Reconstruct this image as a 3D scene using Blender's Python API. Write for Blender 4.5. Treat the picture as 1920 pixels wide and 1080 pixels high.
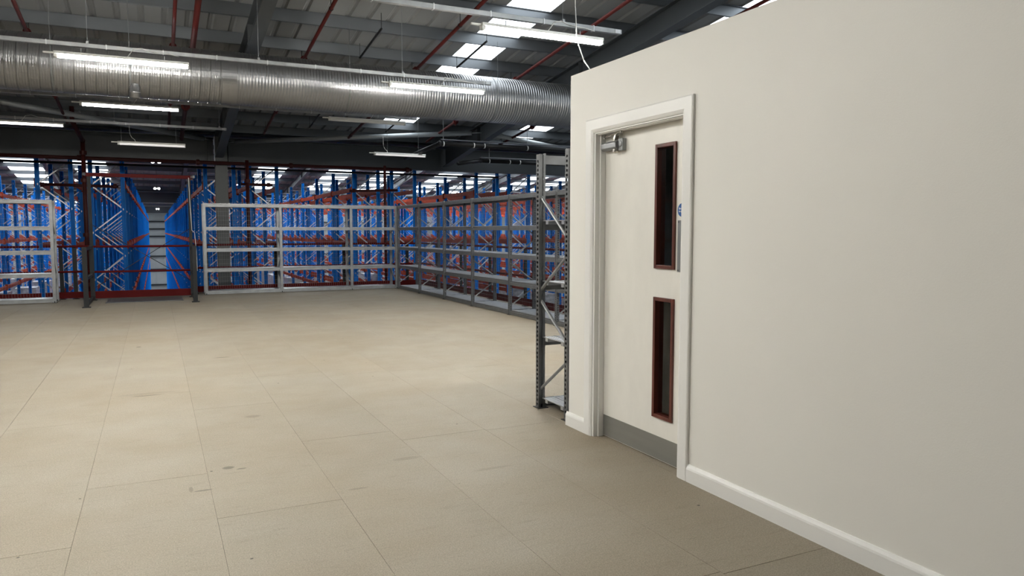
import bpy, math, random
from mathutils import Vector, Matrix
random.seed(7)
for o in list(bpy.data.objects): bpy.data.objects.remove(o)
S = bpy.context.scene
COL = S.collection

# ------------------------------------------------------------------ camera
F_PX, CAM_H = 1387.0, 1.40
pitch = math.atan(108/F_PX); yaw = math.atan(670/math.hypot(F_PX, 108))
cd = bpy.data.cameras.new('camera'); cam = bpy.data.objects.new('camera', cd); COL.objects.link(cam)
cd.sensor_width = 36; cd.lens = F_PX/1920*36; cd.clip_start = .05; cd.clip_end = 400
cam.location = (0, 0, CAM_H)
cam.rotation_euler = (math.pi/2 - pitch, 0, -yaw)
S.camera = cam

# ------------------------------------------------------------------ world, light levels, exposure
S.view_settings.view_transform = 'Standard'; S.view_settings.look = 'None'
S.view_settings.exposure = 0.39; S.view_settings.gamma = 1; S.view_settings.use_curve_mapping = False
W = bpy.data.worlds.new('world'); S.world = W; W.use_nodes = True
bg = W.node_tree.nodes['Background']; bg.inputs[0].default_value = (.80, .88, 1, 1); bg.inputs[1].default_value = .3
TUBE = 178.0          # lit fluorescent diffusers
TUBE_DIM = .35        # fittings that show only a faint glow
HIGHBAY = 60.0      # lamps over the racking aisles
SKY = 4.0            # daylight through the rooflights

# ------------------------------------------------------------------ materials
def mat(name, col, rough=.5, metal=0., noise=None, bump=None, emit=None, spec=None):
    """noise=(scale, amount, stretch) mottles the colour; bump=(scale, strength)"""
    m = bpy.data.materials.new(name); m.use_nodes = True
    nt = m.node_tree; b = nt.nodes['Principled BSDF']
    b.inputs['Base Color'].default_value = (*col, 1); b.inputs['Roughness'].default_value = rough
    b.inputs['Metallic'].default_value = metal
    if spec is not None: b.inputs['Specular IOR Level'].default_value = spec
    tc = nt.nodes.new('ShaderNodeTexCoord')
    if noise:
        sc, amt, st = noise
        mp = nt.nodes.new('ShaderNodeMapping'); mp.inputs['Scale'].default_value = st
        nt.links.new(tc.outputs['Object'], mp.inputs[0])
        n = nt.nodes.new('ShaderNodeTexNoise'); n.inputs['Scale'].default_value = sc; n.inputs['Detail'].default_value = 4
        nt.links.new(mp.outputs[0], n.inputs['Vector'])
        r = nt.nodes.new('ShaderNodeMapRange'); r.inputs[1].default_value = .3; r.inputs[2].default_value = .7
        r.inputs[3].default_value = 1-amt; r.inputs[4].default_value = 1+amt
        nt.links.new(n.outputs[0], r.inputs[0])
        v = nt.nodes.new('ShaderNodeVectorMath'); v.operation = 'SCALE'; v.inputs[0].default_value = col
        nt.links.new(r.outputs[0], v.inputs['Scale']); nt.links.new(v.outputs[0], b.inputs['Base Color'])
        if metal > .3:
            r2 = nt.nodes.new('ShaderNodeMapRange'); r2.inputs[3].default_value = rough-.08; r2.inputs[4].default_value = rough+.12
            nt.links.new(n.outputs[0], r2.inputs[0]); nt.links.new(r2.outputs[0], b.inputs['Roughness'])
    if bump:
        n2 = nt.nodes.new('ShaderNodeTexNoise'); n2.inputs['Scale'].default_value = bump[0]; n2.inputs['Detail'].default_value = 3
        nt.links.new(tc.outputs['Object'], n2.inputs['Vector'])
        bp = nt.nodes.new('ShaderNodeBump'); bp.inputs['Strength'].default_value = bump[1]; bp.inputs['Distance'].default_value = .003
        nt.links.new(n2.outputs[0], bp.inputs['Height']); nt.links.new(bp.outputs[0], b.inputs['Normal'])
    if emit:
        b.inputs['Emission Color'].default_value = (*emit[0], 1); b.inputs['Emission Strength'].default_value = emit[1]
    return m
M = dict(
 paint=mat('office_wall_paint', (.86, .85, .805), .55, noise=(1.3, .015, (1, 1, 1)), bump=(160, .12)),
 gloss=mat('white_gloss_paint', (.87, .87, .85), .32, bump=(40, .05)),
 door=mat('door_paint', (.86, .845, .79), .4, noise=(7, .035, (1, 1, .5))),
 hardwood=mat('stained_hardwood', (.115, .028, .018), .35, noise=(14, .35, (1, 1, .12))),
 brushed=mat('brushed_steel', (.30, .30, .28), .42, .55, noise=(30, .05, (1, .06, 1))),
 silver=mat('silver_paint', (.28, .29, .30), .35, .5),
 chrome=mat('nickel', (.62, .6, .55), .28, .9),
 blue_sign=mat('sign_blue', (.01, .10, .36), .4),
 white_ink=mat('sign_white', (.85, .87, .9), .5),
 glass=None,
 galv=mat('galvanised_steel', (.30, .31, .315), .42, .65, noise=(9, .14, (1, 1, 1))),
 galvdeck=mat('galvanised_deck', (.55, .565, .59), .30, .85, noise=(7, .12, (1, 1, 1))),
 galvduct=mat('galvanised_duct', (.27, .27, .275), .30, .88, noise=(3, .08, (.4, 1, 1))),
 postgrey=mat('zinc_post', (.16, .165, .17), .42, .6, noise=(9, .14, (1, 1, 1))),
 darkgrey=mat('dark_grey_paint', (.016, .017, .018), .55, spec=.25),
 steel=mat('painted_structural_steel', (.052, .058, .063), .5, noise=(2, .06, (1, 1, 1))),
 purlin=mat('purlin_zinc', (.13, .14, .15), .40, .75, noise=(3, .08, (.3, 1, 1))),
 sheet=mat('roof_liner_sheet', (.235, .24, .24), .5, .1),
 red=mat('red_rail_paint', (.075, .0015, .0015), .6, spec=.15),
 pipe=mat('red_pipe_paint', (.08, .010, .008), .55, spec=.25),
 pipe_shaded=mat('shaded_red_pipe_paint', (.038, .005, .004), .55, spec=.25),  # same red pipe paint, darkened: shade on main pipe and risers is in the colour
 black=mat('black_lagging', (.009, .009, .010), .5, spec=.25),
 blue=mat('rack_blue_paint', (.0005, .18, .62), .5, spec=.2, noise=(3, .1, (1, 1, 1))),
 orange=mat('rack_orange_paint', (.36, .045, .012), .6, spec=.15, noise=(4, .2, (1, 1, 1))),
 brace=mat('rack_brace_zinc', (.52, .53, .54), .4, .6),
 wrap=mat('pallet_wrap', (.50, .50, .49), .35, noise=(5, .35, (1, 1, 2))),
 timber=mat('pallet_timber', (.36, .25, .14), .8, noise=(10, .2, (1, 1, 1))),
 fitting=mat('white_fitting', (.66, .66, .63), .4),
 lit=mat('lit_diffuser', (.8, .8, .8), .4, emit=((1, .97, .90), TUBE)),
 mid=mat('dimmer_lit_diffuser', (.8, .8, .8), .4, emit=((1, .97, .92), TUBE*.33)),
 faint=mat('soft_diffuser', (.8, .8, .8), .4, emit=((1, .97, .93), 6.)),
 highbay=mat('highbay_lens', (.8, .8, .8), .4, emit=((.93, .97, 1), HIGHBAY)),
 dim=mat('dim_diffuser', (.8, .8, .8), .4, emit=((1, .97, .93), TUBE_DIM)),
 off=mat('unlit_diffuser', (.72, .73, .72), .35),
 spot=mat('spot_lens', (.8, .8, .8), .3, emit=((1, 1, 1), 12.)),
 sky=mat('rooflight_sheet', (.8, .8, .8), .5, emit=((.86, .94, 1), SKY)),
 concrete=mat('concrete', (.28, .28, .27), .7, noise=(.8, .15, (1, 1, 1))),
 cladding=mat('far_cladding', (.25, .26, .26), .6, noise=(.5, .1, (1, 1, 1))),
 cable=mat('white_cable', (.62, .62, .60), .5),
 dark=mat('dark_interior', (.02, .02, .02), .6),
 seam=mat('board_gap', (.05, .042, .032), .9),
)
g = bpy.data.materials.new('vision_glass'); g.use_nodes = True
gb = g.node_tree.nodes['Principled BSDF']; gb.inputs['Base Color'].default_value = (.75, .8, .8, 1)
gb.inputs['Transmission Weight'].default_value = 1; gb.inputs['Roughness'].default_value = .02; gb.inputs['IOR'].default_value = 1.3
M['glass'] = g

def floor_material():
    m = bpy.data.materials.new('chipboard_floor'); m.use_nodes = True; nt = m.node_tree
    N, L = nt.nodes.new, nt.links.new; b = nt.nodes['Principled BSDF']
    tc = N('ShaderNodeTexCoord'); P = tc.outputs['Object']
    def noise(scale, detail=4, st=(1, 1, 1), rot=0):
        mp = N('ShaderNodeMapping'); mp.inputs['Scale'].default_value = st; mp.inputs['Rotation'].default_value = (0, 0, rot); L(P, mp.inputs[0])
        n = N('ShaderNodeTexNoise'); n.inputs['Scale'].default_value = scale; n.inputs['Detail'].default_value = detail; L(mp.outputs[0], n.inputs['Vector']); return n.outputs[0]
    def rng(s, a, b_, c, d):
        r = N('ShaderNodeMapRange'); r.inputs[1].default_value = a; r.inputs[2].default_value = b_; r.inputs[3].default_value = c; r.inputs[4].default_value = d; L(s, r.inputs[0]); return r.outputs[0]
    def mul(a, c):
        x = N('ShaderNodeMath'); x.operation = 'MULTIPLY'; L(a, x.inputs[0])
        if isinstance(c, float): x.inputs[1].default_value = c
        else: L(c, x.inputs[1])
        return x.outputs[0]
    v = rng(noise(170, 2), .33, .67, .80, 1.20)                     # chips
    v = mul(v, rng(noise(60, 2), .3, .7, .95, 1.05))
    v = mul(v, rng(noise(1.1, 3), .3, .7, .97, 1.025))               # broad wear
    v = mul(v, rng(noise(3.6, 7, (1, 4, 1), .1), .55, .80, 1.0, .93))   # scuffs drawn out along X
    v = mul(v, rng(noise(7, 6, (1, 6, 1), .08), .58, .78, 1.0, .84))
    at = N('ShaderNodeAttribute'); at.attribute_name = 'tint'; v = mul(v, at.outputs['Fac'])
    vo = N('ShaderNodeTexVoronoi'); vo.inputs['Scale'].default_value = 3.4; L(P, vo.inputs['Vector'])   # small black specks
    v = mul(v, rng(vo.outputs['Distance'], .022, .034, .22, 1.0))
    for (x, y, rx, ry, k) in ((.345, 4.585, .036, .030, .48), (.415, 4.535, .03, .012, .5), (.19, 4.235, .05, .014, .6), (.13, 4.28, .012, .05, .7),
                              (-.10, 6.93, .13, .014, .5), (-.1, 7.01, .26, .05, .86), (.62, 8.68, .09, .02, .5), (.62, 5.8, .06, .04, .75), (-.22, 9.9, .03, .03, .4),
                              (1.35, 4.3, .10, .03, .8), (1.75, 3.9, .12, .02, .85), (.95, 3.9, .06, .015, .75)):
        sb = N('ShaderNodeVectorMath'); sb.operation = 'SUBTRACT'; L(P, sb.inputs[0]); sb.inputs[1].default_value = (x, y, 0)
        dv = N('ShaderNodeVectorMath'); dv.operation = 'DIVIDE'; L(sb.outputs[0], dv.inputs[0]); dv.inputs[1].default_value = (rx, ry, 1e6)
        ln = N('ShaderNodeVectorMath'); ln.operation = 'LENGTH'; L(dv.outputs[0], ln.inputs[0])
        v = mul(v, rng(ln.outputs['Value'], .7, 1.1, k, 1.0))
    cr = N('ShaderNodeMix'); cr.data_type = 'RGBA'; L(rng(noise(.8, 3), .35, .65, 0, 1), cr.inputs[0])
    cr.inputs[6].default_value = (.275, .232, .172, 1); cr.inputs[7].default_value = (.290, .256, .203, 1)
    sc = N('ShaderNodeVectorMath'); sc.operation = 'SCALE'; L(cr.outputs[2], sc.inputs[0]); L(v, sc.inputs['Scale'])
    L(sc.outputs[0], b.inputs['Base Color']); b.inputs['Roughness'].default_value = .55
    L(rng(noise(3, 4), .3, .7, .60, .72), b.inputs['Roughness'])
    return m
M['floor'] = floor_material()

# ------------------------------------------------------------------ mesh helpers
class MB:
    def __init__(s): s.v = []; s.f = []; s.m = []; s.mi = 0
    def box(s, x0, x1, y0, y1, z0, z1):
        i = len(s.v); s.v += [(x, y, z) for z in (z0, z1) for y in (y0, y1) for x in (x0, x1)]
        for q in ((0, 2, 3, 1), (4, 5, 7, 6), (0, 1, 5, 4), (2, 6, 7, 3), (0, 4, 6, 2), (1, 3, 7, 5)): s.f.append(tuple(i+k for k in q)); s.m.append(s.mi)
        return s
    def bar(s, a, b, w, h=None, n=0, up=(0, 0, 1)):
        """n=0: rectangular section w x h; n>2: round tube of diameter w"""
        a, b = Vector(a), Vector(b); d = (b-a).normalized(); u = Vector(up)
        if abs(d.dot(u)) > .98: u = Vector((0, 1, 0))
        r = d.cross(u).normalized(); u = r.cross(d).normalized(); h = h or w
        if n: pr = [(math.cos(2*math.pi*k/n)*w/2, math.sin(2*math.pi*k/n)*w/2) for k in range(n)]
        else: pr = [(-w/2, -h/2), (w/2, -h/2), (w/2, h/2), (-w/2, h/2)]
        i = len(s.v); k = len(pr)
        for c in (a, b): s.v += [tuple(c+r*p+u*q) for p, q in pr]
        for j in range(k): s.f.append((i+j, i+(j+1) % k, i+k+(j+1) % k, i+k+j)); s.m.append(s.mi)
        s.f.append(tuple(i+j for j in reversed(range(k)))); s.f.append(tuple(i+k+j for j in range(k))); s.m += [s.mi]*2
        return s
    def path(s, pts, w, n=6):
        for a, b in zip(pts, pts[1:]): s.bar(a, b, w, n=n)
        return s
    def extr(s, prof, p0, p1, right, up):
        """profile [(r,u)] swept from p0 to p1"""
        p0, p1, r, u = Vector(p0), Vector(p1), Vector(right), Vector(up); i = len(s.v); k = len(prof)
        for c in (p0, p1): s.v += [tuple(c+r*a+u*b) for a, b in prof]
        for j in range(k): s.f.append((i+j, i+(j+1) % k, i+k+(j+1) % k, i+k+j)); s.m.append(s.mi)
        s.f.append(tuple(i+j for j in reversed(range(k)))); s.f.append(tuple(i+k+j for j in range(k))); s.m += [s.mi]*2
        return s
    def lathe(s, prof, c, axis='Z', n=24):
        i = len(s.v); k = len(prof)
        for j in range(n):
            t = 2*math.pi*j/n; cs, sn = math.cos(t), math.sin(t)
            for r, h in prof:
                p = (r*cs, r*sn, h) if axis == 'Z' else ((h, r*cs, r*sn) if axis == 'X' else (r*cs, h, r*sn))
                s.v.append((p[0]+c[0], p[1]+c[1], p[2]+c[2]))
        for j in range(n):
            for q in range(k-1):
                s.f.append((i+j*k+q, i+((j+1) % n)*k+q, i+((j+1) % n)*k+q+1, i+j*k+q+1)); s.m.append(s.mi)
        return s
    def mesh(s, name, mats, smooth=False):
        me = bpy.data.meshes.new(name); me.from_pydata(s.v, [], s.f)
        if not isinstance(mats, (list, tuple)): mats = [mats]
        for q in mats: me.materials.append(q)
        if len(mats) > 1: me.polygons.foreach_set('material_index', s.m)
        if smooth: me.polygons.foreach_set('use_smooth', [True]*len(me.polygons))
        me.validate(); me.update()
        import bmesh
        bm = bmesh.new(); bm.from_mesh(me); bmesh.ops.recalc_face_normals(bm, faces=bm.faces); bm.to_mesh(me); bm.free()
        return me
    def build(s, name, mats, parent=None, smooth=False):
        return link(name, s.mesh(name, mats, smooth), parent)
def link(name, data, parent=None, loc=None, rz=0):
    o = bpy.data.objects.new(name, data); COL.objects.link(o)
    if parent: o.parent = parent
    if loc: o.location = loc
    if rz: o.rotation_euler = (0, 0, rz)
    return o
def empty(name, loc=(0, 0, 0), rz=0): return link(name, None, None, loc, rz)
def tag(o, label=None, cat=None, group=None, kind=None):
    for k, v in (('label', label), ('category', cat), ('group', group), ('kind', kind)):
        if v: o[k] = v
    return o
def struct(o): o['kind'] = 'structure'; return o
def bev(o, w=.003, seg=2):
    m = o.modifiers.new('bevel', 'BEVEL'); m.width = w; m.segments = seg; m.limit_method = 'ANGLE'; return o
def copy_tree(o, parent=None):
    c = o.copy(); COL.objects.link(c); c.parent = parent
    for ch in list(o.children): copy_tree(ch, c)
    return c

# ------------------------------------------------------------------ mezzanine floor of 0.61 m boards
GAP = .0008; CGAP = .0017
FX0, FX1 = -9.0, 6.35
def far_edge(x): return 17.62 if x < .8 else 18.2
mb = MB(); mb.mi = 1
mb.box(FX0, .8, -7, 17.62, -.10, -.004); mb.box(.8, FX1, -7, 18.2, -.10, -.004)
mb.box(FX0, .8, 17.5, 17.62, -.45, -.10); mb.box(.8, FX1, 18.1, 18.2, -.45, -.10); mb.box(FX1-.1, FX1, -7, 18.2, -.45, -.10)
mb.mi = 0; tints = [1.0]*len(mb.f)
offs = {-1: 6.13-2.42, 0: 4.525, 1: 6.20, 2: 4.95, 3: 7.12-2.42, 4: 4.68}
i0 = int((FX0+.38)/.61)-1
for i in range(i0, 12):
    x0, x1 = -.38+.6075*i, -.38+.6075*(i+1)
    x0c, x1c = max(x0, FX0), min(x1, FX1)
    if x1c-x0c < .02: continue
    off = offs.get(i, offs[i % 5] if i % 5 in offs else 4.1) % 2.42
    ye = far_edge((x0c+x1c)/2); y = -9.68+off
    while y < ye:
        a, b = max(y, -7), min(y+2.42, ye)
        if b-a > .02:
            mb.box(x0c+GAP, x1c-GAP, a+CGAP, b-CGAP, -.02, 0); tints += [random.uniform(.965, 1.03)]*6
        y += 2.42
fl = mb.build('floor', [M['floor'], M['seam']]); struct(fl)
# recalculated normals keep the face order, so the tints can be stored per face
at = fl.data.attributes.new('tint', 'FLOAT', 'FACE'); at.data.foreach_set('value', tints)
bpy.data.materials['chipboard_floor'].node_tree.nodes  # (attribute read as Fac)
gf = MB().box(-30, 46, -12, 113, -7.2, -7.0).build('floor', M['concrete']); struct(gf)

# ------------------------------------------------------------------ office box: wall, architrave, skirting, door
WX = 2.646; WH = 2.44; T = .12
OY0, OY1, OZ = 3.305, 4.225, 2.045      # door opening
w = MB()
w.box(WX, WX+T, -6, OY0, 0, WH); w.box(WX, WX+T, OY1, 4.55, 0, WH); w.box(WX, WX+T, OY0, OY1, OZ, WH)
struct(w.build('wall_right', M['paint']))
struct(MB().box(WX+T, 6.0, 4.43, 4.55, 0, WH).build('wall_far', M['paint']))
struct(MB().box(5.88, 6.0, -6, 4.43, 0, WH).build('wall_side', M['paint']))
struct(MB().box(WX+T, 5.88, -6, -5.88, 0, WH).build('wall_back', M['paint']))
struct(MB().box(WX+.001, 5.99, -5.99, 4.549, WH, WH+.03).build('ceiling', M['paint']))
SK = [(0, 0), (.018, 0), (.018, .072), (.015, .082), (.009, .092), (.006, .098), (0, .098)]
def skirt(p0, p1, r, name): struct(MB().extr(SK, p0, p1, r, (0, 0, 1)).build(name, M['gloss']))
skirt((WX, -6, 0), (WX, 3.218, 0), (-1, 0, 0), 'baseboard_right')
skirt((WX, 4.312, 0), (WX, 4.568, 0), (-1, 0, 0), 'baseboard_right')
skirt((WX, 4.55, 0), (4.2, 4.55, 0), (0, 1, 0), 'baseboard_far')
d = empty('door_1', (WX, 3.765, 0)); struct(d); ox, oy = -WX, -3.765
def D(): return MB()
def dbuild(m, name, material, parent=None, smooth=False, bevel=.0015):
    for k in range(len(m.v)): m.v[k] = (m.v[k][0]+ox, m.v[k][1]+oy, m.v[k][2])
    o = m.build(name, material, parent or d, smooth)
    if parent and parent is not d: o.parent = parent
    if bevel: bev(o, bevel)
    return o
AR = [(0, 0), (0, .008), (.006, .012), (.022, .018), (.084, .018), (.092, .014), (.092, 0)]
m = D(); az = OZ-.004
yi0, yi1 = OY0+.006, OY1+.004
for (pa, pb) in AR: m.v += [(WX-pb, yi1+pa, 0), (WX-pb, yi1+pa, az+pa), (WX-pb, yi0-pa, az+pa), (WX-pb, yi0-pa, 0)]
for j in range(len(AR)):
    q = (j+1) % len(AR)
    for c in range(3): m.f.append((j*4+c, j*4+c+1, q*4+c+1, q*4+c)); m.m.append(0)
m.f += [tuple(j*4 for j in range(len(AR))), tuple(j*4+3 for j in range(len(AR)))]; m.m += [0, 0]
dbuild(m, 'architrave', M['gloss'], bevel=.001)
m = D(); m.box(WX-.004, WX+T, OY0-.005, OY0+.012, 0, OZ); m.box(WX-.004, WX+T, OY1-.012, OY1+.008, 0, OZ); m.box(WX-.004, WX+T, OY0, OY1, OZ-.012, OZ+.005)
m.box(WX+.030, WX+.068, OY1-.024, OY1-.012, 0, OZ-.012); m.box(WX+.030, WX+.068, OY0+.012, OY0+.022, 0, OZ-.012); m.box(WX+.005, WX+.052, OY0+.02, OY1-.02, OZ-.018, OZ-.012)
dbuild(m, 'door_lining', M['gloss'])
LX0, LX1 = 2.716, 2.760; LY0, LY1, LZ0, LZ1 = OY0+.026, OY1-.018, .008, OZ-.015
PY0, PY1 = 3.462, 3.640; P = ((1.180, 1.902), (.274, .992))
m = D()
m.box(LX0, LX1, LY0, PY0, LZ0, LZ1); m.box(LX0, LX1, PY1, LY1, LZ0, LZ1)
m.box(LX0, LX1, PY0, PY1, LZ0, P[1][0]); m.box(LX0, LX1, PY0, PY1, P[1][1], P[0][0]); m.box(LX0, LX1, PY0, PY1, P[0][1], LZ1)
leaf = dbuild(m, 'door_leaf', M['door'], bevel=0)
for z0, z1 in P:
    m = D(); a = .026
    for s0, s1 in ((LX0-.012, LX1+.012),):
        m.box(s0, s1, PY0-.008, PY0+.014, z0-.008, z1+.008); m.box(s0, s1, PY1-.014, PY1+.008, z0-.008, z1+.008)
        m.box(s0, s1, PY0+.014, PY1-.014, z0-.008, z0+.014); m.box(s0, s1, PY0+.014, PY1-.014, z1-.014, z1+.008)
    fr = dbuild(m, 'vision_panel_frame', M['hardwood'], leaf, bevel=.002); fr['label'] = 'red-brown hardwood bead around the glazed slot'
    dbuild(D().box(2.735, 2.741, PY0+.01, PY1-.01, z0+.01, z1-.01), 'pane', M['glass'], leaf, bevel=0)
kp = dbuild(D().box(LX0-.002, LX0, LY0+.012, LY1-.008, .012, .152), 'kick_plate', M['brushed'], leaf, bevel=0); kp['label'] = 'grey brushed metal kick plate'
m = D().box(LX0-.002, LX0, 3.340, 3.437, 1.160, 1.458); pp = dbuild(m, 'push_plate', M['silver'], leaf, bevel=.001); pp['label'] = 'grey metal push plate'
m = D()
for z in (1.170, 1.448):
    for y in (3.350, 3.427): m.lathe([(0, -.003), (.003, -.003), (.003, 0)], (LX0-.001, y, z), 'X', 10)
dbuild(m, 'screw', M['darkgrey'], leaf, bevel=0)
SY, SZ = 3.401, 1.516
m = D(); m.lathe([(0, -.0012), (.039, -.0012), (.039, 0)], (LX0, SY, SZ), 'X', 40)
sg = dbuild(m, 'fire_door_sign', M['blue_sign'], leaf, bevel=0); sg['label'] = 'round blue fire door keep shut sticker'
for k, tx in enumerate(('Fire door', 'keep shut')):
    cu = bpy.data.curves.new('sign_text', 'FONT'); cu.body = tx; cu.size = .0145; cu.align_x = 'CENTER'; cu.align_y = 'CENTER'; cu.extrude = .0003
    cu.offset = .0004
    cu.materials.append(M['white_ink']); t = bpy.data.objects.new('sign_text', cu); COL.objects.link(t); t.parent = sg
    t.rotation_euler = (math.pi/2, 0, -math.pi/2); t.location = (LX0-.0017+ox, SY+oy, SZ+.008-.0155*k)
# door closer
CZ = 1.946
m = D(); prof = [(-.028, 0), (-.028, -.034), (-.016, -.050), (.016, -.050), (.028, -.034), (.028, 0)]
m.extr(prof, (LX0, 4.192, CZ), (LX0, 4.015, CZ), (0, 0, 1), (1, 0, 0))
m.box(LX0-.030, LX0, 3.965, 4.015, CZ-.038, CZ+.038)
m.lathe([(0, -.034), (.020, -.034), (.020, -.02)], (LX0, 3.992, CZ+.004), 'X', 20)
cl = dbuild(m, 'door_closer', M['silver'], leaf, bevel=.004); cl['label'] = 'silver grey overhead door closer'
m = D(); m.lathe([(.0, -.052), (.012, -.050), (.020, -.042), (.020, -.024)], (LX0-.024, 4.05, CZ), 'Z', 20)
m.lathe([(.012, .024), (.012, .044), (0, .044)], (LX0-.024, 4.05, CZ), 'Z', 16)
m.bar((LX0-.026, 4.05, CZ+.036), (LX0-.028, 4.035, CZ+.062), .026, .020)
m.bar((LX0-.028, 4.045, CZ+.058), (LX0-.046, 3.965, CZ+.084), .020, .006)
m.lathe([(0, .012), (.009, .012), (.009, -.020), (0, -.020)], (LX0-.048, 3.955, CZ+.084), 'Z', 14)
m.bar((LX0-.048, 3.955, CZ+.076), (LX0-.040, 4.09, CZ+.070), .010, n=8)
for q in (.0, .020): m.bar((LX0-.042, 4.07, CZ+.062+q*.6), (WX+.050, 4.180, CZ+.064+q*.4), .006, .004)
m.lathe([(0, .012), (.009, .012), (.009, -.014), (0, -.014)], (WX+.048, 4.186, CZ+.068), 'Z', 14)
dbuild(m, 'closer_arm', M['chrome'], cl, bevel=0)

# shelves inside the dark office, seen through the slot
t = tag(empty('shelving_unit', (3.74, 4.15, 0)), 'dim metal shelves seen through the upper glazed slot of the door', 'shelving')
for q in (-.55, .9): MB().box(q, q+.04, -.25, .25, 0, 2.2).build('side_frame', M['galv'], t)
for z in (.3, .62, .94, 1.2, 1.38, 1.56, 1.74, 1.92, 2.1): MB().box(-.51, .9, -.25, .25, z-.012, z+.012).build('shelf', M['galvdeck'], t)

# ------------------------------------------------------------------ galvanised longspan shelving
def post_mesh(h, w=.055, dp=.05, pitch=.034, hole=.018):
    """upright section: solid faces to front and back, teardrop slots in both side faces"""
    m = MB(); t = .002; hw, hd = w/2, dp/2
    for s in (-1, 1):                                   # front / back faces with a rolled centre groove
        y0, y1 = (s*hd, s*(hd-t)) if s > 0 else (-hd, -hd+t)
        m.box(-hw, -.009, min(y0, y1), max(y0, y1), 0, h); m.box(.009, hw, min(y0, y1), max(y0, y1), 0, h)
        m.box(-.009, .009, s*(hd-.008)-.001, s*(hd-.008)+.001, 0, h)
    for s in (-1, 1):                                   # perforated sides
        xa, xb = s*hw-.001*s-.001, s*hw-.001*s+.001
        m.box(xa, xb, -hd+.0021, -.012, 0, h); m.box(xa, xb, .012, hd-.0021, 0, h)
        z = .02
        m.box(xa, xb, -.0119, .0119, 0, z)
        while z+pitch < h:
            m.box(xa, xb, -.0119, .0119, z+hole, z+pitch); z += pitch
        m.box(xa, xb, -.0119, .0119, z, h)
    return m
LEV = (.045, .532, .972, 1.440, 1.950)
SH = 1.985
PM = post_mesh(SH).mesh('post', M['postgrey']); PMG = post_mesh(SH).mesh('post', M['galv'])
FM = MB().box(-.045, .045, -.04, .055, 0, .005).box(-.02, .02, -.02, .02, .005, .03).mesh('foot_plate', M['darkgrey'])
def deck_mesh(L, dp):
    m = MB(); n = int(L/.1)
    for i in range(n):
        a = -L/2+L*i/n; b = a+L/n
        m.box(a+.001, b-.012, -dp/2, dp/2, -.003, 0); m.box(b-.012, b-.001, -dp/2, dp/2, -.003, .004)
        for q in (.25, .6): m.box(a+(b-a)*q, a+(b-a)*q+.006, -dp/2+.01, dp/2-.01, 0, .002)
    m.box(-L/2, L/2, -dp/2+.05, -dp/2+.09, -.028, -.003); m.box(-L/2, L/2, dp/2-.09, dp/2-.05, -.028, -.003)
    return m.mesh('deck', M['galvdeck'])
BEAMP = [(0, -.038), (.030, -.038), (.030, .010), (.018, .014), (.018, .030), (0, .030)]
def beam_mesh(L, material):
    return MB().extr(BEAMP, (-L/2, 0, 0), (L/2, 0, 0), (0, -1, 0), (0, 0, 1)).box(-L/2-.006, -L/2+.0005, -.033, .004, -.05, .045).box(L/2-.0005, L/2+.006, -.033, .004, -.05, .045).mesh('beam', material)
def netting(L, h, z0, px=.05, pz=.10):
    m = MB(); n = round(L/px); k = round(h/pz)
    for i in range(n+1): m.box(-L/2+L*i/n-.0009, -L/2+L*i/n+.0009, -.0009, .0009, z0, z0+h)
    for j in range(k+1): m.box(-L/2, L/2, -.0039, -.0013, z0+h*j/k-.0013, z0+h*j/k+.0013)
    return m.mesh('back_mesh', M['galv'])
def brace_mesh(dp, nodes):
    m = MB()
    for (f, z0, z1) in nodes:      # f=1 starts at the front post
        y0, y1 = (-dp/2+.02, dp/2-.02) if f else (dp/2-.02, -dp/2+.02)
        m.bar((0, y0, z0), (0, y1, z1), .024, n=8)
    return m.mesh('brace', M['galv'])
NODES = ((1, 1.67, 1.32), (0, 1.24, .926), (1, .862, .545), (0, .449, .14))
def shelving(name, origin, rz, xs, dp, label, light_front, mesh_back=True, double=False):
    """local x along the run, front face towards local -y; xs: post centres"""
    r = tag(empty(name, origin, rz), label, 'shelving')
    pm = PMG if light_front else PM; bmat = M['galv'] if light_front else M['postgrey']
    cache = {}
    for x in xs:
        for s in (-1, 1):
            p = link('post', pm, r, (x, s*(dp/2-.025)+0, 0)); link('foot_plate', FM, p, (0, 0, 0))
        link('brace', BR[dp], r, (x, 0, 0))
    for a, b in zip(xs, xs[1:]):
        L = round(b-a-.056, 3); c = (a+b)/2
        if L not in cache: cache[L] = (beam_mesh(L-.013, bmat), deck_mesh(L-.02, dp-.07) if mesh_back else deck_mesh(L+.056, dp-.115), netting(L, 1.96, .06) if mesh_back else None)
        bm, dm, nm = cache[L]
        for z in LEV:
            link('beam', bm, r, (c, -dp/2+.036, z)); link('beam', bm, r, (c, dp/2-.036, z), math.pi)
            if mesh_back or z < 1.9: link('deck', dm, r, (c, 0, z+.034))
        if mesh_back: link('back_mesh', nm, r, (c, dp/2+.03, 0))
    return r
BR = {.5: brace_mesh(.5, NODES), .55: brace_mesh(.55, NODES)}
shelving('shelving_run', (0, 17.35+.25, 0), 0, [.977, 2.567, 4.165, 5.255], .5,
         'low galvanised shelving run along the far edge, right of the gate', True)
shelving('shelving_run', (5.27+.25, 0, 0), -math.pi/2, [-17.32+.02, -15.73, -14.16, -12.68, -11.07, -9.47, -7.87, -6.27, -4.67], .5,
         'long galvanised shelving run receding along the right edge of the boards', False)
shelving('shelving_run', (0, 16.70+.25, 0), 0, [-8.18, -6.58, -4.98, -3.38, -1.79], .5,
         'galvanised shelving run at the left end, left of the gate', True)
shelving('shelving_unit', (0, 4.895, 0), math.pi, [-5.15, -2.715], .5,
         'close galvanised shelving unit standing against the end of the white wall', False, mesh_back=False)

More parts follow.
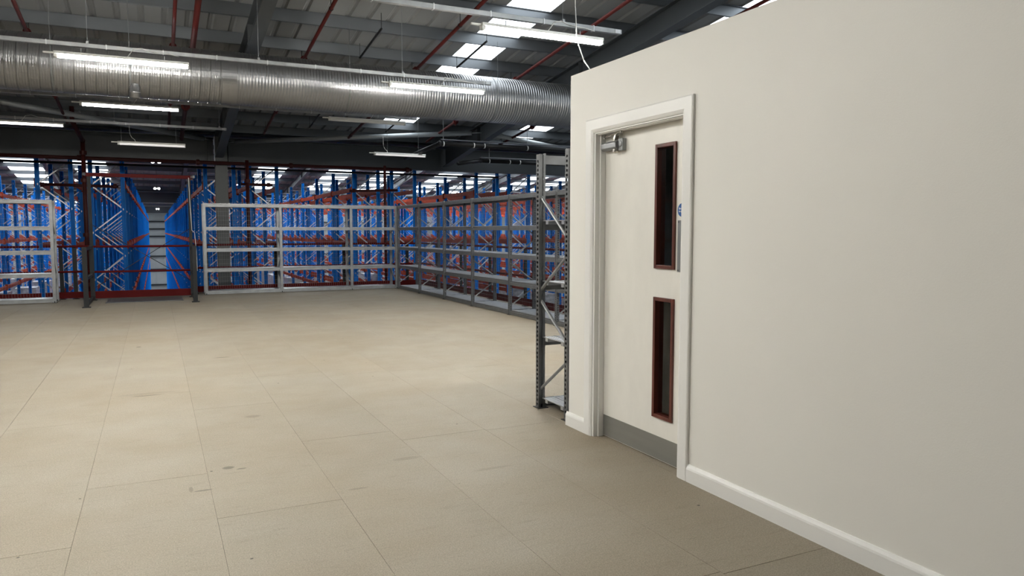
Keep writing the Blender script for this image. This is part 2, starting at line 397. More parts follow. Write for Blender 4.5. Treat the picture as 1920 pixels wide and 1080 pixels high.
# ------------------------------------------------------------------ red and grey handrails, gate
def handrail(name, p0, p1, posts, label, rails=(1.075, .56)):
    r = tag(empty(name, (*p0, 0)), label, 'handrail'); dx, dy = p1[0]-p0[0], p1[1]-p0[1]; L = math.hypot(dx, dy); r.rotation_euler = (0, 0, math.atan2(dy, dx))
    for z in rails: MB().bar((0, 0, z), (L, 0, z), .045, n=10).build('rail', M['red'], r)
    MB().box(0, L, -.006, .006, .02, .15).build('toe_board', M['red'], r)
    for k in posts: bev(MB().box(k-.035, k+.035, .01, .05, 0, 1.10).box(k-.06, k+.06, -.02, .08, 0, .012).build('post', M['darkgrey'], r))
    return r
handrail('handrail', (.83, 17.98), (6.15, 17.98), (.2, 1.7, 3.3, 4.9), 'red-railed guard rail behind the far shelving run')
handrail('handrail', (6.12, 17.9), (6.12, 4.6), (.9, 2.5, 4.1, 5.7, 7.3, 8.9, 10.5, 12.1), 'red-railed guard rail behind the right-hand shelving run')
handrail('handrail', (-9, 17.34), (-2.08, 17.34), (.5, 2.1, 3.7, 5.3), 'red-railed guard rail behind the left shelving run')
handrail('handrail', (-2.02, 17.42), (-1.2, 17.42), (.29, .53), 'short red-railed guard rail between left shelving and gate')
handrail('handrail', (.72, 17.42), (.80, 17.9), (.2,), 'very short guard rail turning the corner right of the gate')

gt = tag(empty('pallet_gate', (-.2, 17.1, 0)), 'dark steel pallet gate with red rails across the aisle opening', 'gate')
GL, GR = -.955, .905   # local x of side frames
gpost = MB().box(-.03, .03, -.04, .04, 0, 2.48).mesh('tall_post', M['darkgrey'])
gshort = MB().box(-.04, .04, -.03, .03, 0, 1.10).box(-.07, .07, -.06, .06, 0, .012).mesh('short_post', M['darkgrey'])
for x, yf in ((GL, -1.7), (GR-.02, -1.38)):
    bev(link('tall_post', gpost, gt, (x, .0, 0))); bev(link('short_post', gshort, gt, (x-.005, yf, 0)))
    bev(link('short_post', gshort, gt, (x, -.14, 0)))
    for z in (.05, .52, 1.06): MB().bar((x, yf, z), (x, 0, z), .05, .05).build('side_rail', M['darkgrey'] if z > .1 else M['darkgrey'], gt)
MB().box(GL-.05, GR+.05, -.045, -.0, 2.475, 2.545).build('top_bar', M['red'], gt)
MB().bar((GL-.08, -.06, 2.52), (GL+.02, .12, 2.50), .05, .05).build('bracket', M['galv'], gt); MB().bar((GR-.05, .1, 2.50), (GR+.07, -.1, 2.52), .05, .05).build('bracket', M['galv'], gt)
for z in (1.075, .565): MB().bar((GL+.03, -.05, z), (GR-.04, -.05, z), .045, n=10).build('rail', M['red'], gt)
MB().box(GL+.03, GR-.04, -.06, -.04, .03, .175).build('toe_board', M['red'], gt)
MB().bar((GL+.04, .02, 1.50), (GR-.03, .02, .33), .055, .012).build('cross_brace', M['darkgrey'], gt)
MB().bar((GL+.04, .045, .25), (GR-.03, .045, 1.44), .055, .012).build('cross_brace', M['darkgrey'], gt)
gc = MB().path([(GR-.03, -.10, 2.50), (GR-.02, -.11, 2.0), (GR+.0, -.12, 1.4), (GR+.05, -.12, 1.36), (GR+.07, -.13, 1.0), (GR+.08, -.14, .55)], .014, 6).build('rope', M['cable'], gt, True)
pl = MB()
for i in range(46): pl.box(-.9+.03*i, -.9+.03*i+.018, 16.17, 17.0, .004, .012)
pl.box(-.9, .48, 16.16, 17.02, 0, .005)
tag(pl.build('tread_plate', M['postgrey']), 'grey ribbed metal plate lying on the boards before the gate', 'plate')

# ------------------------------------------------------------------ roof: gables 15 m half span, ridges along X
TAN = .121
def roof_z(y):
    k = (y-20) % 30
    return 3.90+TAN*(k if k <= 15 else 30-k)
XA, XB = -30, 46
def strips(y):                       # x of rooflight strips
    s = [5.2, 9.0, 11.9, 15.6, 18.0, 21.6, 24.0, 27.6, 30, 33.6, 36, 39.6]
    if y > 21: s += [-3.6, -6.5, -9.6, -12.5, -15.6, -18.5, -21.6, -24.5]
    return sorted(s)
SW = .80
planes = []
y = -10
while y < 111:
    planes.append((y, y+15)); y += 15
PROF = [(0, 0), (.235, 0), (.262, -.032), (.306, -.032), (.333, 0)]
roofroot = struct(empty('ceiling', (0, 5, 5.7)))
def rb(m, name, mats, parent=roofroot, smooth=False):
    for k in range(len(m.v)): m.v[k] = (m.v[k][0], m.v[k][1]-5, m.v[k][2]-5.7)
    return m.build(name, mats, parent, smooth)
for (ya, yb) in planes:
    za, zb = roof_z(ya+1e-6), roof_z(yb-1e-6)
    if yb > 112: zb = za+(zb-za)*(112-ya)/(yb-ya); yb = 112
    SW = .80 if yb < 21 else 1.5
    st = strips((ya+yb)/2) if not 20 < (ya+yb)/2 < 35 else []; m = MB(); segs = []; x = XA
    for s in st: segs.append((x, s)); x = s+SW
    segs.append((x, XB))
    for a, b in segs:
        x = a; row = []
        while x < b-1e-6:
            for px, pz in PROF[:-1]:
                if x+px < b: row.append((x+px, pz))
            x += .333
        row.append((b, 0))
        i = len(m.v)
        for (yy, zz) in ((ya, za), (yb, zb)): m.v += [(q, yy, zz-h) for q, h in [(c, d) for c, d in row]]
        n = len(row)
        for j in range(n-1): m.f.append((i+j, i+j+1, i+n+j+1, i+n+j)); m.m.append(0)
    rb(m, 'roof_sheet', M['sheet'])
    for s in st:
        ks = 4 if -10 < (ya+yb)/2 < 60 else 1
        for k in range(ks):
            if 20 < (ya+yb)/2 < 35: continue
            t0, t1 = k/ks, (k+1)/ks
            y0, y1 = ya+(yb-ya)*t0, ya+(yb-ya)*t1
            mm = MB(); z0, z1 = za+(zb-za)*t0, za+(zb-za)*t1
            mm.v = [(s, y0+.01, z0), (s+SW, y0+.01, z0), (s+SW, y1-.01, z1), (s, y1-.01, z1)] + [(s, y0+.01, z0+.02), (s+SW, y0+.01, z0+.02), (s+SW, y1-.01, z1+.02), (s, y1-.01, z1+.02)]
            mm.f = [(0, 1, 2, 3), (7, 6, 5, 4), (0, 4, 5, 1), (1, 5, 6, 2), (2, 6, 7, 3), (3, 7, 4, 0)]; mm.m = [0]*6
            o = rb(mm, 'rooflight', M['sky']); o['label'] = 'bright translucent rooflight strip'
for xs_, ye in ((5.2, 18.3), (9.0, 19.0)):      # solid liner closes the strips above the valley
    mm = MB(); za, zb = roof_z(ye), roof_z(20-1e-6)
    mm.v = [(xs_-.03, ye, za-.012), (xs_+.83, ye, za-.012), (xs_+.83, 20, zb-.012), (xs_-.03, 20, zb-.012), (xs_-.03, ye, za-.008), (xs_+.83, ye, za-.008), (xs_+.83, 20, zb-.008), (xs_-.03, 20, zb-.008)]
    mm.f = [(0, 1, 2, 3), (7, 6, 5, 4), (0, 4, 5, 1), (1, 5, 6, 2), (2, 6, 7, 3), (3, 7, 4, 0)]; mm.m = [0]*6
    rb(mm, 'roof_sheet', M['sheet'])
# purlins: Z sections along X every 1.2 m
ZP = [(-.03, .0), (-.03, -.012), (-.004, -.004), (-.004, -.185), (.045, -.185), (.045, -.172), (.004, -.180), (.004, 0)]
y = 6.2
while y < 95:
    k = (y-20) % 30
    if .4 < k < 29.6 and abs(k-15) > .3:
        z = roof_z(y)-.005
        rb(MB().extr(ZP, (XA, y, z), (XB, y, z), (0, 1, 0), (0, 0, 1)), 'purlin', M['purlin'])
        if y < 19: # sheet fixings / cleats seen as a dark line
            pass
    y += 1.2 if y < 20 else 1.9
# rafters (I sections) every 6 m, deep valley beams along X, columns
def ibeam(m, pts, depths, w, axis_right, tf=.014, tw=.01):
    """pts: top-flange line; depths per point"""
    r = Vector(axis_right)
    for (a, b, da, db) in zip(pts, pts[1:], depths, depths[1:]):
        a, b = Vector(a), Vector(b)
        for (o1, o2, ww, hh) in ((0, 0, w, tf), (-da, -db, w, tf)):
            A, B = a+Vector((0, 0, o1)), b+Vector((0, 0, o2)); i = len(m.v)
            for c in (A, B):
                m.v += [tuple(c-r*ww/2), tuple(c+r*ww/2), tuple(c+r*ww/2-Vector((0, 0, hh))), tuple(c-r*ww/2-Vector((0, 0, hh)))]
            for q in ((0, 1, 5, 4), (1, 2, 6, 5), (2, 3, 7, 6), (3, 0, 4, 7), (3, 2, 1, 0), (4, 5, 6, 7)): m.f.append(tuple(i+k for k in q)); m.m.append(0)
        i = len(m.v)
        for c, dd in ((a, da), (b, db)):
            m.v += [tuple(c-r*tw/2), tuple(c+r*tw/2), tuple(c+r*tw/2-Vector((0, 0, dd))), tuple(c-r*tw/2-Vector((0, 0, dd)))]
        for q in ((0, 1, 5, 4), (1, 2, 6, 5), (2, 3, 7, 6), (3, 0, 4, 7)): m.f.append(tuple(i+k for k in q)); m.m.append(0)
RX = [-28.5+6*k for k in range(13)]
names = {1.5: 'the column behind the gate', 7.5: 'the far end of the silver duct'}
def rafter(x, ya, yb, label, grp=None):
    """ya, yb on one slope; deepens towards the valley"""
    m = MB(); n = 6; pts = []; dep = []
    for k in range(n+1):
        yy = ya+(yb-ya)*k/n; lo = min(abs(((yy-20) % 30)), 30-((yy-20) % 30))
        pts.append((0, yy-ya, roof_z(yy if yy != yb else yb-1e-6)-.19-roof_z(ya)))
        dep.append(.36+max(0, (5.4-lo)/5.4)*.16)
    ibeam(m, pts, dep, .19, (1, 0, 0))
    for k in (1, 3, 5): m.box(-.09, .09, pts[k][1]-.005, pts[k][1]+.005, pts[k][2]-dep[k], pts[k][2])
    o = m.build('rafter', M['steel']); o.location = (x, ya, roof_z(ya)); tag(o, label, 'roof beam', grp); return o
for x in RX:
    if -5 < x < 8:
        lb = {-4.5: 'grey steel roof rafter at the upper left, beyond the duct', 1.5: 'grey steel roof rafter running down to the column behind the gate',
              7.5: 'deep grey steel roof rafter passing above the corner of the white wall'}.get(x, 'grey steel roof rafter hidden beyond the white wall')
        rafter(x, 5.01, 19.9, lb, None if x in (-4.5, 1.5, 7.5) else 'rafters beside the main bay')
    rafter(x, 49.8, 35.05, 'grey sloping rafter under the roof beyond the valley beam', 'rafters of the next roof bay')
def vbeam(x0, x1, y, label, grp=None):
    m = MB(); ibeam(m, [(0, 0, 0), (x1-x0, 0, 0)], [.60, .60], .25, (0, 1, 0), .02, .014)
    m.box(.1, .13, -.12, .12, -.60, 0); m.box(x1-x0-.13, x1-x0-.1, -.12, .12, -.60, 0)
    o = m.build('valley_beam', M['steel']); o.location = (x0, y, 3.70); tag(o, label, 'steel beam', grp)
vbeam(-10.4, 1.38, 20, 'deep dark steel valley beam left of the column behind the gate')
vbeam(1.62, 13.4, 20, 'deep dark steel valley beam right of the column behind the gate')
for yv in (50, 80): vbeam(-28, 44, yv, 'far steel valley beam above the racking', 'far valley beams')
# gutter lining closes the valley
for yv in (20, 50, 80): rb(MB().box(XA, XB, yv-.35, yv+.35, 3.74, 3.76), 'gutter', M['darkgrey'])
def column(x, y, label, grp=None):
    m = MB(); m.box(-.14, .14, -.15, -.135, -7, 3.1); m.box(-.14, .14, .135, .15, -7, 3.1); m.box(-.006, .006, -.135, .135, -7, 3.1); m.box(-.14, .14, -.15, .15, 3.1, 3.72)
    o = m.build('column', M['colgrey']); o.location = (x, y, 0); tag(o, label, 'column', grp)
M['colgrey'] = mat('column_paint', (.085, .09, .09), .55)
column(1.55, 20, 'grey steel column standing right of the pallet gate')
# tubular wind bracing under the purlins
def tube(a, b, label):
    m = MB(); d_ = (Vector(b)-Vector(a)).normalized(); A, B = Vector(a)+d_*.25, Vector(b)-d_*.25
    m.bar(A, B, .115, n=14); m.bar(a, A, .03, n=8); m.bar(B, b, .03, n=8)
    me = m.mesh('bracing_tube', M['steel2'], True)
    c = (Vector(a)+Vector(b))/2
    for v in me.vertices: v.co -= c
    o = link('bracing_tube', me, None, c); tag(o, label, 'brace')
M['steel2'] = mat('bracing_paint', (.30, .32, .33), .35, .3)
tube((-4.5, 15.9, 3.98), (1.35, 19.7, 3.60), 'grey round roof brace under the duct at the left')
tube((7.4, 17.1, 3.82), (1.65, 19.8, 3.58), 'grey round roof brace from the column towards the right rafter')
tube((7.6, 17.2, 3.82), (13.4, 19.8, 3.62), 'grey round roof brace falling away right of the right rafter')
# angle struts, purlin ties
for (x, y0, y1) in ((3.27, 12.8, 11.45), (5.05, 12.8, 11.45), (3.3, 17.6, 16.3), (5.1, 17.6, 16.3), (1.0, 15.2, 14)):
    z0, z1 = roof_z(y0)-.42, roof_z(y1)-.42
    m = MB().bar((x, y0, z0), (x, y1, z1), .035, n=8); m.bar((x, y0, z0), (x, y0, z0+.24), .008, n=5); m.bar((x, y1, z1), (x, y1, z1+.24), .008, n=5)
    o = m.build('conduit_stub', M['black']); tag(o, 'short black pipe stub slung under the purlins', 'pipe', 'pipe stubs under the purlins')
    
# ------------------------------------------------------------------ sprinkler pipes
def range_pipe(x, y0, y1, dia, label, drop=.40, hang=True):
    m = MB(); z0, z1 = roof_z(y0)-drop, roof_z(y1)-drop
    m.bar((0, 0, z0), (0, y1-y0, z1), dia, n=10)
    t_ = 0
    fl_ = MB()
    for yy in (13.2, 16.4):
        if y0 < yy < y1:
            zz = roof_z(yy)-drop; fl_.bar((0, yy-y0-.03, zz+.004), (0, yy-y0+.03, zz-.004), dia*2.0, n=12); fl_.bar((-.0, yy-y0, zz-.09), (0, yy-y0, zz+.03), .02, n=6)
    o = m.build('sprinkler_pipe', M['pipe'], None, True); o.location = (x, y0, 0); tag(o, label, 'pipe')
    if fl_.v: fl_.build('coupling', M['pipe'], o)
    if hang:
        h = MB(); yy = y0+.9
        while yy < y1:
            zz = roof_z(yy)-drop; h.bar((0, yy-y0, zz), (0, yy-y0, zz+drop-.19), .010, n=5); h.bar((0, yy-y0-.012, zz), (0, yy-y0+.012, zz), dia+.012, n=10); yy += 2.4
        h.build('hanger', M['darkgrey'], o)
    return o
range_pipe(-1.6, 5.3, 18.5, .055, 'thin red sprinkler pipe at the upper left above the duct')
range_pipe(.36, 5.3, 18.5, .055, 'thinner of the paired red sprinkler pipes left of the rafter')
range_pipe(.64, 5.3, 19.2, .085, 'thicker of the paired red sprinkler pipes left of the rafter', .46)
range_pipe(2.4, 5.3, 18.5, .055, 'thin red sprinkler pipe just right of the left rafter')
range_pipe(4.4, 5.3, 18.5, .06, 'thin red sprinkler pipe crossing above the middle of the duct')
range_pipe(6.43, 5.3, 18.5, .06, 'thin red sprinkler pipe beside the bright rooflight, nearest the white wall corner')
range_pipe(8.45, 5.3, 18.5, .06, 'dark red sprinkler pipe above the white wall top edge')
def pipe(pts, dia, label, material='pipe_shaded', coup=(), name='sprinkler_pipe', hang=()):
    m = MB(); m.path(pts, dia, 12)
    for c in pts[1:-1]: m.lathe([(0, -dia*.62), (dia*.45, -dia*.5), (dia*.62, 0), (dia*.45, dia*.5), (0, dia*.62)], c, 'Z', 12)
    o = m.build(name, M[material], None, True); tag(o, label, 'pipe')
    if coup:
        for p, ax in coup: MB().lathe([(0, -.04), (dia*.8, -.04), (dia*.8, .04), (0, .04)], p, ax, 14).build('coupling', M[material], o)
    if hang:
        for x, y_, z in hang: MB().bar((x, y_, z), (x, y_, roof_z(y_)), .01, n=5).build('hanger', M['darkgrey'], o)
    return o
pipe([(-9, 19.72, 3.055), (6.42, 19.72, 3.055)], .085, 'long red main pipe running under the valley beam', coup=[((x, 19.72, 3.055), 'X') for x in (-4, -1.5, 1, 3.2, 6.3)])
pipe([(-9, 20.7, 3.01), (9.5, 20.7, 3.01)], .06, 'thin dark pipe parallel below the red main pipe', 'black')
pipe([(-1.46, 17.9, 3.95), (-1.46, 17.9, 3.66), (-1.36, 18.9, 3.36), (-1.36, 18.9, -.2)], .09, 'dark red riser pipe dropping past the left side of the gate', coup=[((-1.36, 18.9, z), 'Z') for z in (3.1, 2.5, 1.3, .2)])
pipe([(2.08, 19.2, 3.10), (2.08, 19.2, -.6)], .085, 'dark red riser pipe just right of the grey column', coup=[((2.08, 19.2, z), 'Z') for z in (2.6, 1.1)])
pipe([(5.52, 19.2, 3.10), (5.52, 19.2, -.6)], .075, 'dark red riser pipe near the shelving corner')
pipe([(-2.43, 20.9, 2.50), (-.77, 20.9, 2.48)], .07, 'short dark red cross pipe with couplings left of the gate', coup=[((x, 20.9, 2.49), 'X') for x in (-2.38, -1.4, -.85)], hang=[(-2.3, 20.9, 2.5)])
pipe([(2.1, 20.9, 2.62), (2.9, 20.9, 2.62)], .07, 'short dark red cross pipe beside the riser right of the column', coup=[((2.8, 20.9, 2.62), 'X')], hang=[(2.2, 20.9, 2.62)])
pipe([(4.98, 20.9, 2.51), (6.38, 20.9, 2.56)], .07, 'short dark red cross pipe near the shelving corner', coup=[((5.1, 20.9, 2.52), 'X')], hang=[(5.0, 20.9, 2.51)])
def hung_pipe(pts, dia, label, hx, ztop):
    o = pipe(pts, dia, label, 'black', name='lagged_pipe')
    c_ = MB()
    for x, y_, z in hx: c_.lathe([(dia*.56, -.012), (dia*.56, .012)], (x, y_, z), 'X', 16)
    c_.build('clip', M['cable'], o)
    h = MB()
    for x, y_, z in hx[::3]: h.bar((x, y_, z+dia/2), (x, y_, roof_z(y_)), .012, n=5)
    h.build('hanger', M['galv'], o)
    tr = MB(); (ax, ay, az_), (bx, by, bz) = pts[-2], pts[-1]
    tr.box(ax, bx, ay-.05, ay+.05, az_+dia/2+.03, az_+dia/2+.045); tr.build('support_strut', M['galv'], o)
hung_pipe([(5.9, 18.6, 3.26), (5.53, 15, 3.24), (10.6, 15, 3.24)], .10, 'black lagged pipe hung from rods left of the white wall', [(5.6, 15, 3.24), (6.3, 15, 3.24), (6.55, 15, 3.24), (7.6, 15, 3.24), (8.6, 15, 3.24), (9.3, 15, 3.24), (9.9, 15, 3.24)], 0)
hung_pipe([(6.85, 17.3, 3.06), (7.75, 18, 3.22), (12.2, 18, 3.22)], .10, 'lower black lagged pipe in front of the valley beam', [(8.0, 18, 3.22), (8.6, 18, 3.22), (8.9, 18, 3.22), (10.6, 18, 3.22)], 0)

# ------------------------------------------------------------------ spiral duct along X
DY, DZ, DR = 12.4, 3.745, .395
def helix_duct(x0, x1, pitch, prof, seg=56):
    """prof: samples over one pitch of (dx fraction, dr)"""
    m = MB(); n = len(prof); turns = int((x1-x0)/pitch)+2; tot = n*turns
    def X(i): return x0-pitch+pitch*(i//n)+pitch*prof[i % n][0]
    for i in range(tot):
        for j in range(seg):
            t_ = 2*math.pi*j/seg; x = X(i)+pitch*j/seg; x = min(max(x, x0), x1); r = DR+prof[i % n][1]
            m.v.append((x, r*math.sin(t_), r*math.cos(t_)))
    for i in range(tot-1):
        for j in range(seg):
            if j < seg-1: m.f.append((i*seg+j, i*seg+j+1, (i+1)*seg+j+1, (i+1)*seg+j))
            elif i+n+1 < tot: m.f.append((i*seg+j, (i+n)*seg, (i+n+1)*seg, (i+1)*seg+j))
    m.m = [0]*len(m.f); return m
dt = tag(empty('ventilation_duct', (0, DY, DZ)), 'large round silver spiral duct crossing under the roof', 'duct')
pr1 = [(0, .001), (.02, -.010), (.07, -.010), (.09, .004), (.12, 0), (.24, 0), (.27, .0022), (.30, 0), (.49, 0), (.52, .0022), (.55, 0), (.74, 0), (.77, .0022), (.80, 0)]
helix_duct(-9, 1.02, .135, pr1).build('duct_section', M['galvduct'], dt, False)
pr2 = [(0, 0), (.22, .0055), (.45, .0055), (.66, 0)]
helix_duct(1.16, 4.50, .047, pr2).build('duct_section', M['galvduct'], dt, False)
helix_duct(4.54, 11.5, .047, pr2).build('duct_section', M['galvduct'], dt, False)
for a, b in ((.98, 1.20), (4.48, 4.56)):
    MB().lathe([(DR+.002, a), (DR+.010, a+.003), (DR+.010, a+.02), (DR+.006, (a+b)/2), (DR+.010, b-.02), (DR+.010, b-.003), (DR+.002, b)], (0, 0, 0), 'X', 64).build('coupling', M['galvduct'], dt)
MB().lathe([(.074, .20), (.074, .09), (.080, .085), (.080, .075), (.074, .07), (.074, 0), (.062, 0), (.062, .06), (0, .06)], (-.19, -.25, -.445), 'Z', 28).build('spigot', M['galvduct'], dt, True)
for x in (-7.2, -4.2, -1.2, -.24, 2.9, 5.5, 7.7):
    h = MB(); h.bar((x, -DR-.004, .0), (x, -DR-.004, roof_z(DY-DR)-.19-DZ), .008, n=5); h.lathe([(DR+.009, x-.012), (DR+.009, x+.012)], (0, 0, 0), 'X', 48)
    h.build('hanger', M['postgrey'], dt)

# ------------------------------------------------------------------ trunking and batten lights
def trunking(x0, x1, y, z, label, coup=()):
    t_ = tag(empty('cable_trunking', (x0, y, z)), label, 'cable trunking'); L = x1-x0
    bev(MB().box(0, L, -.025, .025, -.025, .025).build('channel', M['galv'], t_))
    cp = MB()
    for c in coup: cp.box(c-x0-.05, c-x0+.05, -.029, .029, -.029, .029)
    xx = .35
    while xx < L: cp.box(xx-.006, xx+.006, -.03, .03, -.03, .03); xx += .62
    cp.box(L-.09, L-.02, -.030, -.02, -.02, .02)
    cp.build('coupling', M['brace'], t_)
    xx = .5
    while xx < L:
        h = MB().bar((xx, 0, .025), (xx, 0, roof_z(y)-.19-z), .006, n=5).box(xx-.015, xx+.015, -.03, .03, .02, .05); h.build('suspension_wire', M['galv'], t_); xx += 1.95
    return t_
trunking(-7, 4.63, 10.35, 3.60, 'galvanised cable trunking crossing in front of the duct')
trunking(-7, 4.66, 13.95, 3.56, 'galvanised cable trunking just beyond the duct, above the second row of lights')
trunking(-7, 1.44, 16.9, 3.53, 'galvanised cable trunking ending by the column, farthest back')
trunking(1.6, 4.80, 7.15, 3.62, 'galvanised cable trunking at the top, above the nearest bright light')
def batten_meshes(L):
    b = MB(); b.extr([(-.042, .030), (.042, .030), (.050, .0), (.040, -.004), (-.040, -.004), (-.050, 0)], (-L/2, 0, 0), (L/2, 0, 0), (0, 1, 0), (0, 0, 1))
    body = b.mesh('housing', M['fitting'])
    d_ = MB(); d_.extr([(-.034, -.003), (.034, -.003), (.036, -.02), (.024, -.040), (-.024, -.040), (-.036, -.02)], (-L/2+.04, 0, 0), (L/2-.015, 0, 0), (0, 1, 0), (0, 0, 1))
    e = MB(); e.box(-L/2-.0, -L/2+.04, -.036, .036, -.038, -.003).box(L/2-.015, L/2, -.038, .038, -.042, .0); e.extr([(-.012, .02), (.012, .02), (.012, .0), (-.012, 0)], (-L/2-.11, 0, 0), (-L/2, 0, 0), (0, 1, 0), (0, 0, 1))
    return body, d_, e.mesh('end_cap', M['fitting'])
BM = {L: batten_meshes(L) for L in (1.46, 1.24)}
DM = {}
def batten(x, y, z, label, state='lit', L=1.46, wires=(), grp=None):
    body, d_, e = BM[L]
    if (L, state) not in DM: DM[(L, state)] = d_.mesh('diffuser', M[state])
    r = tag(empty('batten_light', (x, y, z)), label, 'light', grp)
    bev(link('housing', body, r), .002); link('diffuser', DM[(L, state)], r); link('end_cap', e, r)
    if wires == 'short':
        for s in (-.45, .45): MB().bar((s, 0, .03), (s, 0, .085), .012, n=5).build('bracket', M['galv'], r)
        c = MB().path([(.04, -.02, .03), (.07, -.035, .07), (.11, -.035, .13), (.2, -.03, .15), (.30, -.03, .12), (.5, -.03, .11), (.62, -.03, .09)], .009, 6).build('flex', M['cable'], r, True)
    else:
        for s, top in wires: MB().bar((s, 0, .03), (s, 0, top), .007, n=5).build('suspension_wire', M['galv'], r)
        c = MB().path([(-.30, 0, .03), (-.31, 0, .07), (-.36, 0, .11), (-.39, 0, .17), (-.40, 0, .24), (-.40, 0, .40)], .011, 6).build('flex', M['cable'], r, True)
    return r
LZ = 3.475
batten(-.27, 10.35, LZ, 'brightly lit batten light in front of the duct at the left', wires='short')
batten(3.78, 10.35, LZ, 'brightly lit batten light in front of the duct at its middle', wires='short')
batten(-.29, 13.9, LZ-.03, 'lit batten light just below the duct at the left', 'mid', wires='short')
batten(3.68, 13.9, LZ-.02, 'unlit white batten light just below the duct, right of the rafter', 'off', wires='short')
batten(0.01, 16.9, 3.15, 'dimly glowing batten light hung low beneath the rearmost trunking', 'dim', 1.24, wires=((-.55, .36), (.45, .36)))
batten(5.23, 16.9, 3.17, 'unlit batten light hanging below the valley beam line near the shelving corner', 'dim', 1.24, wires=((-.3, .9), (.45, .9)))
batten(-2.25, 16.9, LZ-.03, 'lit batten light at the left edge on the rearmost trunking', 'faint', wires='short')
batten(3.82, 7.15, LZ+.02, 'nearest bright batten light, at the top above the wall corner', wires='short')
for (x, y_) in ((-.29, 7.15), (-4.3, 7.15), (-4.3, 10.35), (-.29, 3.9), (-4.3, 3.9), (3.8, 3.9)):
    batten(x, y_, LZ, 'bright batten light of the same rows outside the picture', wires='short', grp='batten lights outside the picture')
r = batten(4.6, 1.6, 2.36, 'unseen batten light added to brighten the dark office', 'faint', wires='short')  # added lamp, out of view; lifts the interior behind the door glass
# loose white flex dropping to the top of the wall
o = MB().path([(4.17, 7.12, 4.6), (4.18, 7.1, 3.8), (4.14, 7.0, 3.45), (4.17, 6.9, 3.2), (4.22, 6.8, 3.05), (4.35, 6.7, 2.9), (4.45, 6.6, 2.6)], .012, 6).build('hanging_flex', M['cable'], None, True)
tag(o, 'loose white cable dangling down behind the corner of the white wall', 'cable')
# twin spots in the central aisle
for (y_, lb) in ((25, 'nearest pair of round white spot lamps above the dark aisle'), (41, 'second pair of round white spot lamps above the dark aisle'), (80, 'farthest tiny spot lamps above the dark aisle')):
    x = .0040*y_+.005; r = tag(empty('twin_spot_light', (x, y_, 3.48)), lb, 'light')
    MB().box(-.05, .05, -.03, .03, -.03, .03).build('housing', M['fitting'], r)
    for s in (-1, 1): MB().lathe([(0, -.07), (.045, -.06), (.055, -.03), (.04, .0)], (s*.09, 0, -.01), 'Y', 16).build('lamp_head', M['spot'], r, True)
    MB().bar((0, 0, .03), (0, 0, roof_z(y_)-3.475), .01, n=5).build('suspension_wire', M['darkgrey'], r)

hb = None
for x in (4.32, 8.28, 12.2, 16.1, 20.05, 24, -3.66, -7.62, -11.5):
    for y_ in (29, 36, 44.5, 54, 64, 75):
        if abs(x)/y_ > .62: continue
        if hb is None:
            hb = tag(empty('high_bay_light'), 'bright bar lamp hanging under the far roof over a racking aisle', 'light', 'bar lamps over the racking aisles')
            bev(MB().box(-.13, .13, -.7, .7, .0, .07).build('housing', M['fitting'], hb))
            MB().box(-.10, .10, -.67, .67, -.012, -.0005).build('lens', M['highbay'], hb)
            MB().bar((0, -.5, .07), (0, -.5, .42), .01, n=5).bar((0, .5, .07), (0, .5, .42), .01, n=5).build('suspension_wire', M['darkgrey'], hb); o = hb
        else: o = copy_tree(hb)
        o.location = (x, y_, roof_z(y_)-.62)
# ------------------------------------------------------------------ blue and orange pallet racking beyond the boards
Y0R, BAY, FD = 22.0, 2.8, .83
TOP, BOT = 3.27, -7.0
UP = [(-.05, -.035), (.05, -.035), (.05, .035), (.03, .035), (.03, .02), (.016, .02), (.016, .0), (-.016, .0), (-.016, .02), (-.03, .02), (-.03, .035), (-.05, .035)]
def upright_mesh():
    m = MB(); m.extr([(a, -b) for a, b in UP], (0, 0, BOT), (0, 0, TOP), (1, 0, 0), (0, 1, 0)); m.box(-.08, .08, -.08, .08, BOT, BOT+.01)
    return m.mesh('upright', M['blue'])
UM = upright_mesh()
m = MB(); z = 3.17; s = 0; hp = .61
a, b = .05, FD-.05
m.bar((a, 0, 3.12), (b, 0, 3.12), .032, .03)
while z-hp > -4.5:
    p, q = (b, a) if s == 0 else (a, b)
    m.bar((p, 0, z), (q, 0, z-hp), .034, .028); z -= hp; s = 1-s
BRM = m.mesh('bracing', M['brace'])
m = MB(); m.extr([(-.022, -.06), (.022, -.06), (.022, .03), (.012, .035), (.012, .06), (-.022, .06)], (0, .05, 0), (0, BAY-.05, 0), (1, 0, 0), (0, 0, 1))
m.box(-.03, .028, .045, .055, -.10, .10); m.box(-.03, .028, BAY-.055, BAY-.045, -.10, .10)
RBM = m.mesh('beam', M['orange'])
RLEV = (2.60, 1.02, -.55, -2.12)
ordn = ['first', 'second', 'third', 'fourth', 'fifth', 'sixth', 'seventh', 'eighth', 'ninth', 'tenth', 'eleventh', 'twelfth', 'thirteenth', 'fourteenth']
def rack_row(x, nb, label, grp, y0=Y0R):
    r = tag(empty('pallet_rack', (x, y0, -7.0)), label, 'pallet racking', grp)
    nfull = nb if nb*4*2 <= 96 else 12
    for i in range(nb+1):
        for xx in (.05, FD-.05): link('upright', UM, r, (xx, i*BAY, 7.0))
        link('bracing', BRM, r, (0, i*BAY, 7.0))
    for i in range(min(nb, 12)):
        for zl in RLEV:
            for xx in (-.0, FD+.0): link('beam', RBM, r, (xx+(.03 if xx else -.03)*0, i*BAY, 7.0+zl))
    if nb > 12:
        m = MB()
        for i in range(12, nb):
            for zl in RLEV:
                for xx in (0, FD): m.box(xx-.022, xx+.022, i*BAY+.05, (i+1)*BAY-.05, 7+zl-.06, 7+zl+.06)
        o = m.build('beam', M['orange'], r); o['kind'] = 'stuff'
    return r
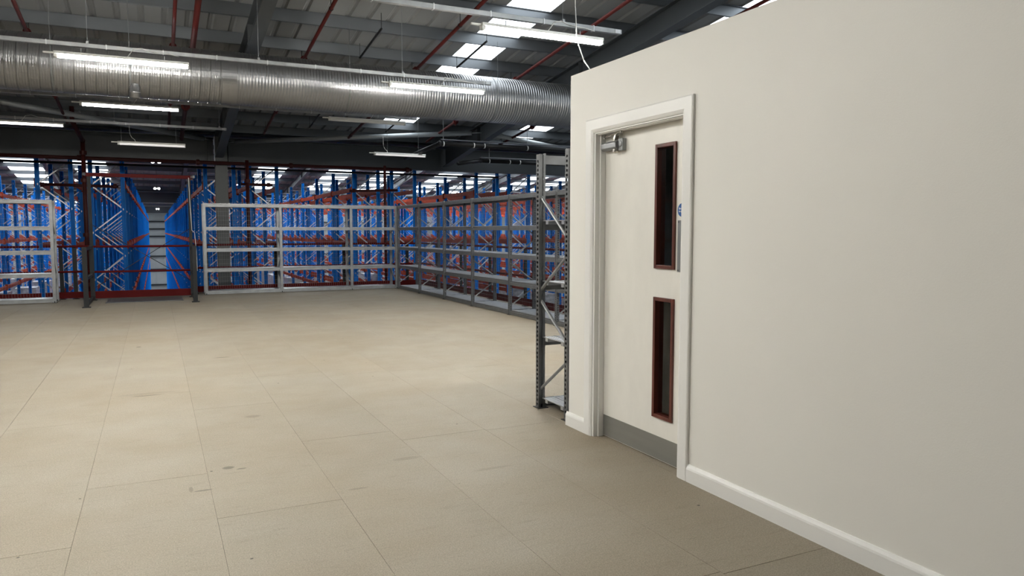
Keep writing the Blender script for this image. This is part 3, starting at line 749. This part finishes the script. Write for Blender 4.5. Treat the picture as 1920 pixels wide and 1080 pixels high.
rights = [1.24, 2.39, 5.33, 6.48, 9.27, 10.42, 13.20, 14.35, 17.12, 18.27, 21.05, 22.2, 25.0, 26.15]
lefts = [-.664-FD, -1.83-FD, -4.65-FD, -5.82-FD, -8.6-FD, -9.76-FD, -12.6-FD]
G = 'blue and orange pallet rack rows behind the boards'
for k, x in enumerate(rights):
    nb = 31 if k == 0 else (26 if k < 2 else (20 if k < 6 else 14))
    rack_row(x, nb, 'tall blue pallet rack row with orange beams, %s to the right of the dark aisle' % ordn[k], G)
for k, x in enumerate(lefts):
    nb = 31 if k == 0 else (26 if k < 2 else 16)
    rack_row(x, nb, 'tall blue pallet rack row with orange beams, %s to the left of the dark aisle' % ordn[k], G)
# shrink-wrapped loads low down in the racks
def load_mesh(h):
    m = MB(); m.box(.04, FD-.04, .03, 1.17, .13, h)
    for k in range(5): m.box(.035, FD-.035, .025, 1.175, .2+(h-.2)*k/5, .2+(h-.2)*k/5+.10)
    return m.mesh('wrapped_load', M['wrap'])
LMS = [load_mesh(h) for h in (1.0, 1.15, 1.3)]
m = MB()
for z in (0, .11): 
    for k in range(5): m.box(0, FD, .1+.23*k-.06 if False else .02+.25*k, .02+.25*k+.12, z, z+.02)
for xx in (0, .36, FD-.1): m.box(xx, xx+.1, .02, 1.14, .02, .11)
PAL = m.mesh('pallet', M['timber'])
cnt = 0
for row, bays in ((lefts[2], range(2, 12)), (lefts[3], range(1, 14)), (lefts[4], range(3, 12)), (rights[2], range(1, 10)), (rights[3], range(0, 12)), (rights[4], range(0, 8)), (rights[6], range(0, 8)), (lefts[1], range(3, 9))):
    for i in bays:
        for q in range(2):
            if random.random() < .55: continue
            r = tag(empty('pallet_load', (row, Y0R+i*BAY+.15+1.3*q, RLEV[3]+.0605)), 'pale shrink-wrapped pallet load standing low in the blue racking', 'pallet load', 'wrapped pallet loads low in the racking')
            link('pallet', PAL, r); link('wrapped_load', random.choice(LMS), r); cnt += 1

# ------------------------------------------------------------------ warehouse shell
m = MB()
x = XA
while x < XB: m.box(x, x+.97, 112, 112.06, -7, 6.2); x += 1.0
m.mi = 0; m.box(XA, XB, 112.06, 112.2, -7, 6.2)
struct(m.build('wall_far', M['cladding']))
tr = MB()
for z in (-6.0, -3.9, -2.1, -.7, .6, 1.6, 2.6): tr.box(XA, XB, 111.75, 111.95, z-.09, z+.09)
for x in (-10, -1.2, 8, 16): tr.box(x-.15, x+.15, 111.7, 111.9, -7, 5)
struct(tr.build('trim_1', M['darkgrey']))
struct(MB().box(XA-.2, XA, -12, 112.2, -7, 6.2).build('wall_left', M['cladding']))
struct(MB().box(XB, XB+.2, -12, 112.2, -7, 6.2).build('wall_side', M['cladding']))
struct(MB().box(XA, XB, -12, -11.8, -7, 6.2).build('wall_back', M['cladding']))
